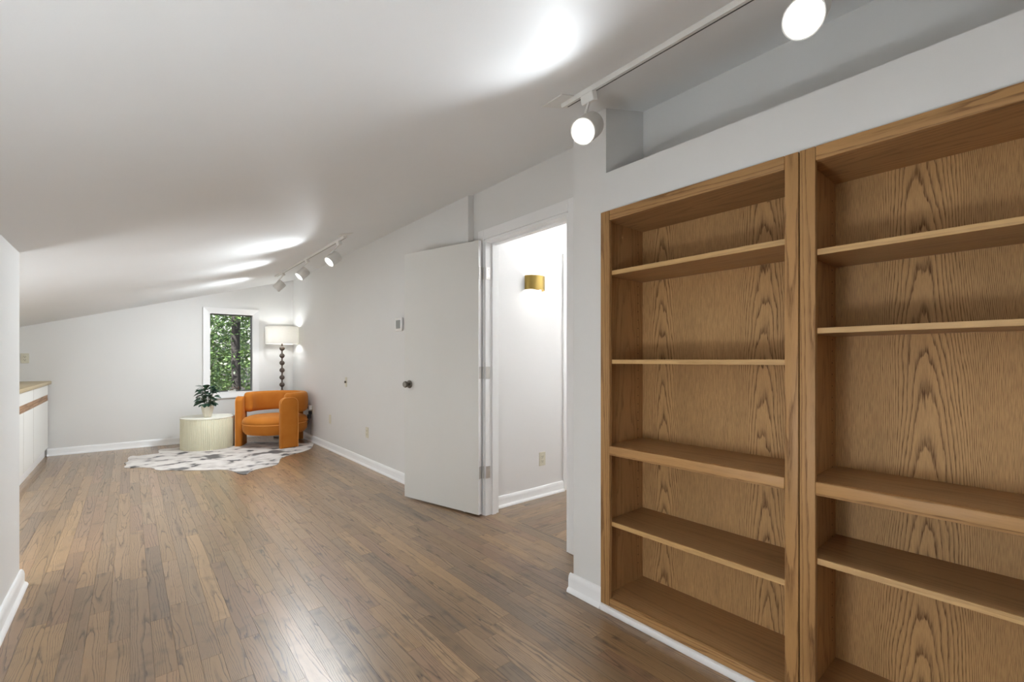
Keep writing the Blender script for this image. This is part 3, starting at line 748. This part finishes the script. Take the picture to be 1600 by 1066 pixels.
# plugs and cords behind the armchair
pa = root('plug_adapter', (XR, 6.78, .46), 'white plug adapter in the outlet behind the armchair', 'plug')
mk('adapter_body', box(B(), XR - .055, XR - .0085, 6.735, 6.80, .45, .515, .006), M_WPLASTIC, pa)
mk('prong_face', box(B(), XR - .058, XR - .055, 6.75, 6.785, .465, .50), M_SCREEN, pa)
pc = root('power_plug', (XR, 6.76, .36), 'black power plug with cord hanging below the white adapter', 'plug')
mk('plug_body', box(B(), XR - .05, XR - .0085, 6.742, 6.782, .385, .435, .006), M_BLACK, pc)
mk('plug_block', box(B(), XR - .075, XR - .03, 6.70, 6.735, .335, .395, .006), M_BLACK, pc)
mk('cord', tube([(XR - .05, 6.755, .40), (XR - .07, 6.73, .37), (XR - .06, 6.78, .33), (XR - .02, 6.86, .27), (XR - .010, 6.98, .20), (XR - .010, 7.1, .14), (XR - .010, 7.24, .105), (XR - .035, 7.34, .06), (XR - .05, 7.38, .004), (1.862, 7.41, .0045)], .0035, 6), M_BLACK, pc, smooth=True)
mk('cord', tube([(XR - .04, 6.765, .385), (XR - .02, 6.76, .30), (XR - .024, 6.75, .20), (XR - .022, 6.76, .10)], .0025, 6), M_SCREEN, pc, smooth=True)

# ------------------------------------------------------------------ cowhide rug
hp = [(60, 458), (95, 432), (62, 425), (110, 408), (92, 385), (128, 364), (175, 368), (225, 360), (300, 352), (348, 346), (333, 325), (360, 312), (430, 307), (500, 300), (600, 268), (800, 252), (935, 258),
      (1000, 256), (1100, 258), (1300, 262), (1480, 268), (1550, 262), (1545, 285), (1530, 310), (1450, 338), (1350, 360), (1290, 385), (1282, 410), (1272, 432), (1200, 450), (1100, 470), (1055, 490), (1020, 514), (960, 505), (930, 486), (860, 471),
      (700, 478), (480, 479), (320, 480), (300, 459), (200, 455), (120, 460)]
poly = [floor_pt(180 + a * .2, 640 + b * .2) for a, b in hp]
def smooth_poly(P, it=1):
    for _ in range(it):
        Q = []
        for i in range(len(P)):
            a, b = P[i], P[(i + 1) % len(P)]
            Q += [(a[0] * .75 + b[0] * .25, a[1] * .75 + b[1] * .25), (a[0] * .25 + b[0] * .75, a[1] * .25 + b[1] * .75)]
        P = Q
    return P
poly = smooth_poly(poly, 1)
rug = tag(mk('cowhide_rug', prism(poly, (0.0004, .006), lambda a, b, t: (a, b, t)), M_HIDE), 'white cowhide rug with black and grey spots under the armchair', 'rug')
RZ = .0062

# ------------------------------------------------------------------ drum side table and plant
tx, ty, TR, TH = .79, 7.19, .305, .405
tb = root('side_table', (tx, ty, RZ), 'round cream fluted drum table holding the potted plant', 'side table')
NF = 84
mk('drum_body', place(lathe([(TR - .006, 0), (TR - .003, .004), (TR - .003, TH - .022), (TR - .006, TH - .016)], NF * 6, flute=lambda a, k: 1.0 - .016 * (1 - abs(math.sin(a * NF / 2)) ** .6)), (tx, ty, RZ)), M_DRUM, tb, smooth='all')
mk('table_top', place(lathe([(0, TH - .016), (TR - .004, TH - .016), (TR, TH - .012), (TR, TH - .003), (TR - .003, TH), (0, TH)], 72), (tx, ty, RZ)), M_DRUMTOP, tb, smooth=True)
px, py = .775, 7.10; pz = RZ + TH + .0005
pot = root('potted_plant', (px, py, pz), 'leafy green plant in a ribbed white pot on the drum table', 'potted plant')
fl = lambda a, k: 1 + (.045 * abs(math.cos(a * 7)) if k < 7 else 0)
mk('pot', place(lathe([(0, 0), (.040, 0), (.043, .008), (.054, .05), (.064, .10), (.068, .14), (.068, .152), (.060, .152), (.058, .135), (0, .133)], 84, flute=fl), (px, py, pz)), M_POT, pot, smooth=True)
mk('soil', place(lathe([(0, .142), (.059, .138)], 20), (px, py, pz)), M_SOIL, pot)
lbm = B()
nl = 7
L = [(0, 0), (.18, .15), (.42, .24), (.66, .22), (.86, .12), (1.0, 0)]
mid = [lbm.verts.new((t, 0, .06 * math.sin(t * PI) - .22 * t * t)) for t, w in L]
lf = [lbm.verts.new((t, w * 1.15, .10 * w - .22 * t * t + .08 * math.sin(t * PI))) for t, w in L[1:-1]]
rg_ = [lbm.verts.new((t, -w * 1.15, .10 * w - .22 * t * t + .08 * math.sin(t * PI))) for t, w in L[1:-1]]
for side in (lf, rg_):
    for i in range(len(L) - 1):
        q = [mid[i], mid[i + 1]]
        if i + 1 <= len(side): q.append(side[i] if i < len(side) else None)
        if i == 0: f = [mid[0], mid[1], side[0]]
        elif i == len(L) - 2: f = [mid[i], mid[i + 1], side[-1]]
        else: f = [mid[i], mid[i + 1], side[i], side[i - 1]]
        lbm.faces.new(f)
leaf_me = bpy.data.meshes.new('plant_leaf'); lbm.to_mesh(leaf_me); lbm.free(); leaf_me.materials.append(M_PLANT)
leaf_me.polygons.foreach_set('use_smooth', [True] * len(leaf_me.polygons))
rp = random.Random(3)
for k in range(9):
    a = k * 2.4; rr = .02 + .028 * rp.random(); top = Vector((px + math.cos(a) * (.05 + .05 * rp.random()), py + math.sin(a) * (.05 + .05 * rp.random()), pz + .22 + .19 * rp.random()))
    mk('stem', tube([(px + math.cos(a) * .02, py + math.sin(a) * .02, pz + .135), (px + math.cos(a) * rr, py + math.sin(a) * rr, pz + .2), top], [.004, .003, .002], 5), M_STEM, pot)
for k in range(84):
    h = rp.random(); a = rp.uniform(0, 2 * PI); rad = (.085 if h > .12 else .07) * (1 - .35 * h) * rp.uniform(.35, 1.0)
    o = bpy.data.objects.new('leaf', leaf_me); COL.objects.link(o); o.parent = pot
    o.location = (math.cos(a) * rad, math.sin(a) * rad, .165 + .225 * h)
    s = rp.uniform(.08, .118); o.scale = (s, s * rp.uniform(.95, 1.25), s)
    o.rotation_euler = Euler((rp.uniform(-.4, .4), rp.uniform(-.55, .55) - .25 * h, a + rp.uniform(-.6, .6)))

# ------------------------------------------------------------------ armchair
cc = Vector((1.535, 6.88, RZ))
ch = root('armchair', cc, 'orange velvet armchair with slab legs and curved back on the rug', 'armchair')
FACE = math.radians(216)
def polar(a, r, z=0.0): return Vector((cc.x + r * math.cos(a), cc.y + r * math.sin(a), RZ + z))
def soft(o, lv=2):
    m = o.modifiers.new('sub', 'SUBSURF'); m.levels = lv; m.render_levels = lv
    o.data.polygons.foreach_set('use_smooth', [True] * len(o.data.polygons)); return o
def slab(a, r, w, th, h, nm='leg'):
    """upright padded slab with rounded top, broad face along the tangent at angle a"""
    P = [(-w / 2, 0), (w / 2, 0), (w / 2, h - w * .34)]
    for k in range(1, 8):
        q = PI / 2 * k / 8; P.append((w / 2 - w * .34 * (1 - math.cos(q)), h - w * .34 + w * .34 * math.sin(q)))
    P.append((w / 2 - w * .34, h))
    P += [(-x, z) for x, z in P[::-1] if (x, z) not in ((w / 2, 0), (-w / 2, 0))]
    n = Vector((math.cos(a), math.sin(a), 0)); t = Vector((-math.sin(a), math.cos(a), 0)); c = polar(a, r)
    bm = prism(P, (-th / 2, th / 2), lambda x, z, s: tuple(c + t * x + n * s + Vector((0, 0, z))))
    es = [e for e in bm.edges if all(len(f.verts) > 6 or True for f in e.link_faces) and any(len(f.verts) > 6 for f in e.link_faces)]
    bmesh.ops.bevel(bm, geom=es, offset=.018, segments=3, profile=.5, affect='EDGES')
    o = mk(nm, bm, M_VELVET, ch, smooth=True)
    loop = [c + t * (x * 1.0) + n * (th / 2 - .004) + Vector((0, 0, z)) for x, z in P[1:]] 
    mk('piping', tube(loop, .004, 6), M_PIPING, o, smooth=True)
    return o
slab(FACE + math.radians(62), .425, .215, .085, .655, 'arm')
slab(FACE - math.radians(62), .425, .215, .085, .655, 'arm')
slab(FACE + PI, .395, .20, .085, .50, 'rear_leg')
# seat: thick rounded cushion on a drum
sp_ = [(0, .155), (.30, .155), (.365, .165), (.393, .20), (.400, .25), (.398, .297)]
st = mk('seat_base', place(lathe(sp_ + [(0, .297)], 56), (cc.x, cc.y, RZ)), M_VELVET, ch, smooth=True)
mk('seat_cushion', place(lathe([(0, .298), (.398, .298), (.404, .318), (.398, .345), (.375, .372), (.32, .392), (.2, .402), (0, .405)], 56), (cc.x, cc.y, RZ)), M_VELVET, ch, smooth=True)
ring = [polar(2 * PI * k / 64, .401, .298) for k in range(65)]
mk('piping', tube(ring, .005, 6, cap=False), M_PIPING, st, smooth=True)
# back bolster: arc of rounded section
def bolster():
    bm = B(); rings = []; n = 34; a0, a1 = FACE + PI - math.radians(112), FACE + PI + math.radians(112)
    R0, hw_, hh_, zc = .345, .062, .135, .575
    for k in range(-4, n + 5):
        kk = min(max(k, 0), n); a = a0 + (a1 - a0) * kk / n
        sc_ = 1.0; extra = 0.0
        if k < 0: f = -k / 4; sc_ = math.sqrt(max(0, 1 - f * f)) ; extra = -f * .055
        if k > n: f = (k - n) / 4; sc_ = math.sqrt(max(0, 1 - f * f)); extra = f * .055
        sc_ = max(sc_, .05)
        n_ = Vector((math.cos(a), math.sin(a), 0)); t_ = Vector((-math.sin(a), math.cos(a), 0)); c = polar(a, R0, zc) + t_ * extra
        rg = []
        for i in range(24):
            q = 2 * PI * i / 24; cx_, cz_ = math.cos(q), math.sin(q)
            e = 2 / 3.6; X_ = math.copysign(abs(cx_) ** e, cx_) * (hw_ * (0.35 + .65 * sc_)); Z_ = math.copysign(abs(cz_) ** e, cz_) * (hh_ * (.55 + .45 * sc_))
            rg.append(bm.verts.new(c + n_ * X_ + Vector((0, 0, Z_))))
        rings.append(rg)
    for a, b in zip(rings, rings[1:]):
        for i in range(24): bm.faces.new((a[i], a[(i + 1) % 24], b[(i + 1) % 24], b[i]))
    bm.faces.new(rings[0][::-1]); bm.faces.new(rings[-1]); bmesh.ops.recalc_face_normals(bm, faces=bm.faces); return bm
mk('back_bolster', bolster(), M_VELVET, ch, smooth='all')

# ------------------------------------------------------------------ floor lamp
lx, ly = 1.742, 7.42
lm = root('floor_lamp', (lx, ly, 0), 'tall bronze bead floor lamp with white drum shade in the corner', 'floor lamp')
mk('base', place(lathe([(0, 0), (.112, 0), (.115, .004), (.115, .020), (.108, .026), (0, .026)], 36), (lx, ly, 0)), M_BRONZE, lm, smooth=True)
mk('pole', place(lathe([(0, .02), (.011, .02), (.011, 1.52), (0, 1.52)], 12), (lx, ly, 0)), M_BRONZE, lm, smooth=True)
for k in range(10):
    z = 1.325 - k * .108
    mk('bead', place(lathe([(.012, -.036)] + [(.036 * math.sin(PI * j / 12), -.036 * math.cos(PI * j / 12)) for j in range(2, 11)] + [(.012, .036)], 20), (lx, ly, z)), M_BRONZE, lm, smooth=True)
SR, S0, S1 = .222, 1.392, 1.652
sh = mk('lamp_shade', place(lathe([(SR, S0), (SR, S1), (SR - .002, S1), (SR - .002, S0), (SR, S0)], 48), (lx, ly, 0)), M_SHADE, lm, smooth=True)
for zz in (S0 + .002, S1 - .002):
    mk('shade_ring', tube([(lx + (SR - .0005) * math.cos(2 * PI * k / 48), ly + (SR - .0005) * math.sin(2 * PI * k / 48), zz) for k in range(49)], .003, 6, cap=False), M_SHADE, sh, smooth=True)
for k in range(3):
    a = 2 * PI * k / 3
    mk('shade_spoke', tube([(lx, ly, S1 - .05), (lx + (SR - .003) * math.cos(a), ly + (SR - .003) * math.sin(a), S1 - .004)], .0022, 6), M_NICKEL, sh, smooth=True)
mk('bulb', place(lathe([(0, 1.475), (.013, 1.478), (.016, 1.49), (.030, 1.525), (.030, 1.545), (.018, 1.568), (0, 1.574)], 18), (lx, ly, 0)), M_BULB, lm, smooth=True)
ld = bpy.data.lights.new('lamp_point', 'POINT'); ld.energy = LAMP_W; ld.color = LAMP_COL; ld.shadow_soft_size = .035
lo = bpy.data.objects.new('lamp_light', ld); COL.objects.link(lo); lo.parent = lm; lo.location = Vector((lx, ly, 1.53)) - PARENT_W[lm]; ld.shadow_soft_size = .05

# added fill lamps out of view: beside the camera and in the left alcove
def fill_lamp(x, y, z, watts, label, r=.14):
    t = root('fill_lamp', (x, y, 0), label, 'floor lamp')
    glow = emis('fill_glow', LAMP_COL, watts / (PI * 4 * PI * r * r))
    mk('base', place(lathe([(0, 0), (.12, 0), (.12, .02), (.03, .03), (.02, z - r + .01), (0, z - r + .01)], 28), (x, y, 0)), M_BRONZE, t, smooth=True)
    mk('globe', place(lathe([(r * math.sin(PI * k / 16), -r * math.cos(PI * k / 16)) for k in range(17)], 32), (x, y, z)), glow, t, smooth=True)
fill_lamp(-.26, .60, .62, FILL_LEFT_W, 'added fill lamp out of view, white glass globe beside the near left wall', .12)
fill_lamp(-1.08, 3.75, .34, FILL_ALCOVE_W, 'added fill lamp out of view, white glass globe in the alcove behind the near left wall', .22)

# ------------------------------------------------------------------ outdoors beyond the window
gz = -2.9
go = tag(mk('garden_ground', box(B(), -25, 40, YF + .6, 60, gz - .2, gz), M_GRASS), 'leafy ground outside below the window', 'ground', None, 'structure')
ro_ = random.Random(11)
def tree(x, y, h, r, crown, label, nleaf, lsz, zlow, lean=0.0):
    t = root('garden_tree', (x, y, gz), label, 'tree', 'trees outside the window')
    pts = [(x + lean * k / 6 + ro_.uniform(-.04, .04), y + ro_.uniform(-.04, .04), gz + h * k / 6) for k in range(7)]
    mk('trunk', tube(pts, [r * (1 - .5 * k / 6) for k in range(7)], 12), M_BARK, t, smooth=True)
    for k in range(5):
        z = ro_.uniform(-1.5, h + gz - 1); a = ro_.uniform(0, 2 * PI); q = ro_.uniform(.8, crown)
        mk('branch', tube([(x, y, z), (x + q * .5 * math.cos(a), y + q * .5 * math.sin(a), z + .25), (x + q * math.cos(a), y + q * math.sin(a), z + .7)], [r * .28, r * .16, r * .06], 6), M_BARK, t)
    bm = B(); cl = []
    for k in range(max(8, nleaf // 70)):
        a = ro_.uniform(0, 2 * PI); q = crown * math.sqrt(ro_.random())
        cl.append(Vector((x + q * math.cos(a), y + q * math.sin(a), ro_.uniform(zlow, gz + h))))
    for k in range(nleaf):
        c = ro_.choice(cl) + Vector((ro_.gauss(0, .28), ro_.gauss(0, .28), ro_.gauss(0, .2)))
        if c.y < YF + .9: c.y = YF + .9 + ro_.random()
        d = Vector((ro_.gauss(0, 1), ro_.gauss(0, 1), ro_.gauss(-.2, .6))).normalized(); u_ = d.orthogonal().normalized()
        u_ = (u_ * math.cos(k) + d.cross(u_) * math.sin(k)); s = lsz * ro_.uniform(.6, 1.3)
        v = [bm.verts.new(p) for p in (c - d * s, c + u_ * s * .5, c + d * s, c - u_ * s * .5)]
        bm.faces.new(v)
    f = mk('foliage', bm, M_LEAF, t); f['kind'] = 'stuff'
# the window looks along roughly (0.15, 1): trees fill that wedge
tree(1.93, 12.4, 9.0, .12, 1.7, 'dark straight tree trunk at the right of the window view', 9000, .05, -1.0)
tree(1.25, 13.4, 9.0, .09, 1.6, 'leafy tree filling the left of the window view', 12000, .05, -1.6)
tree(3.4, 17.0, 11.0, .16, 2.4, 'sunlit tree farther back behind the dark trunk', 12000, .07, -2.2)
tree(1.4, 19.5, 12.0, .2, 2.6, 'sunlit tree farthest back at the left of the window view', 12000, .08, -2.4)
tree(0.2, 15.0, 9.0, .16, 1.8, 'tree just outside the left edge of the window view', 5000, .07, -2.0)
tree(5.2, 21.0, 12.0, .25, 3.0, 'tree just outside the right edge of the window view', 7000, .09, -2.4)
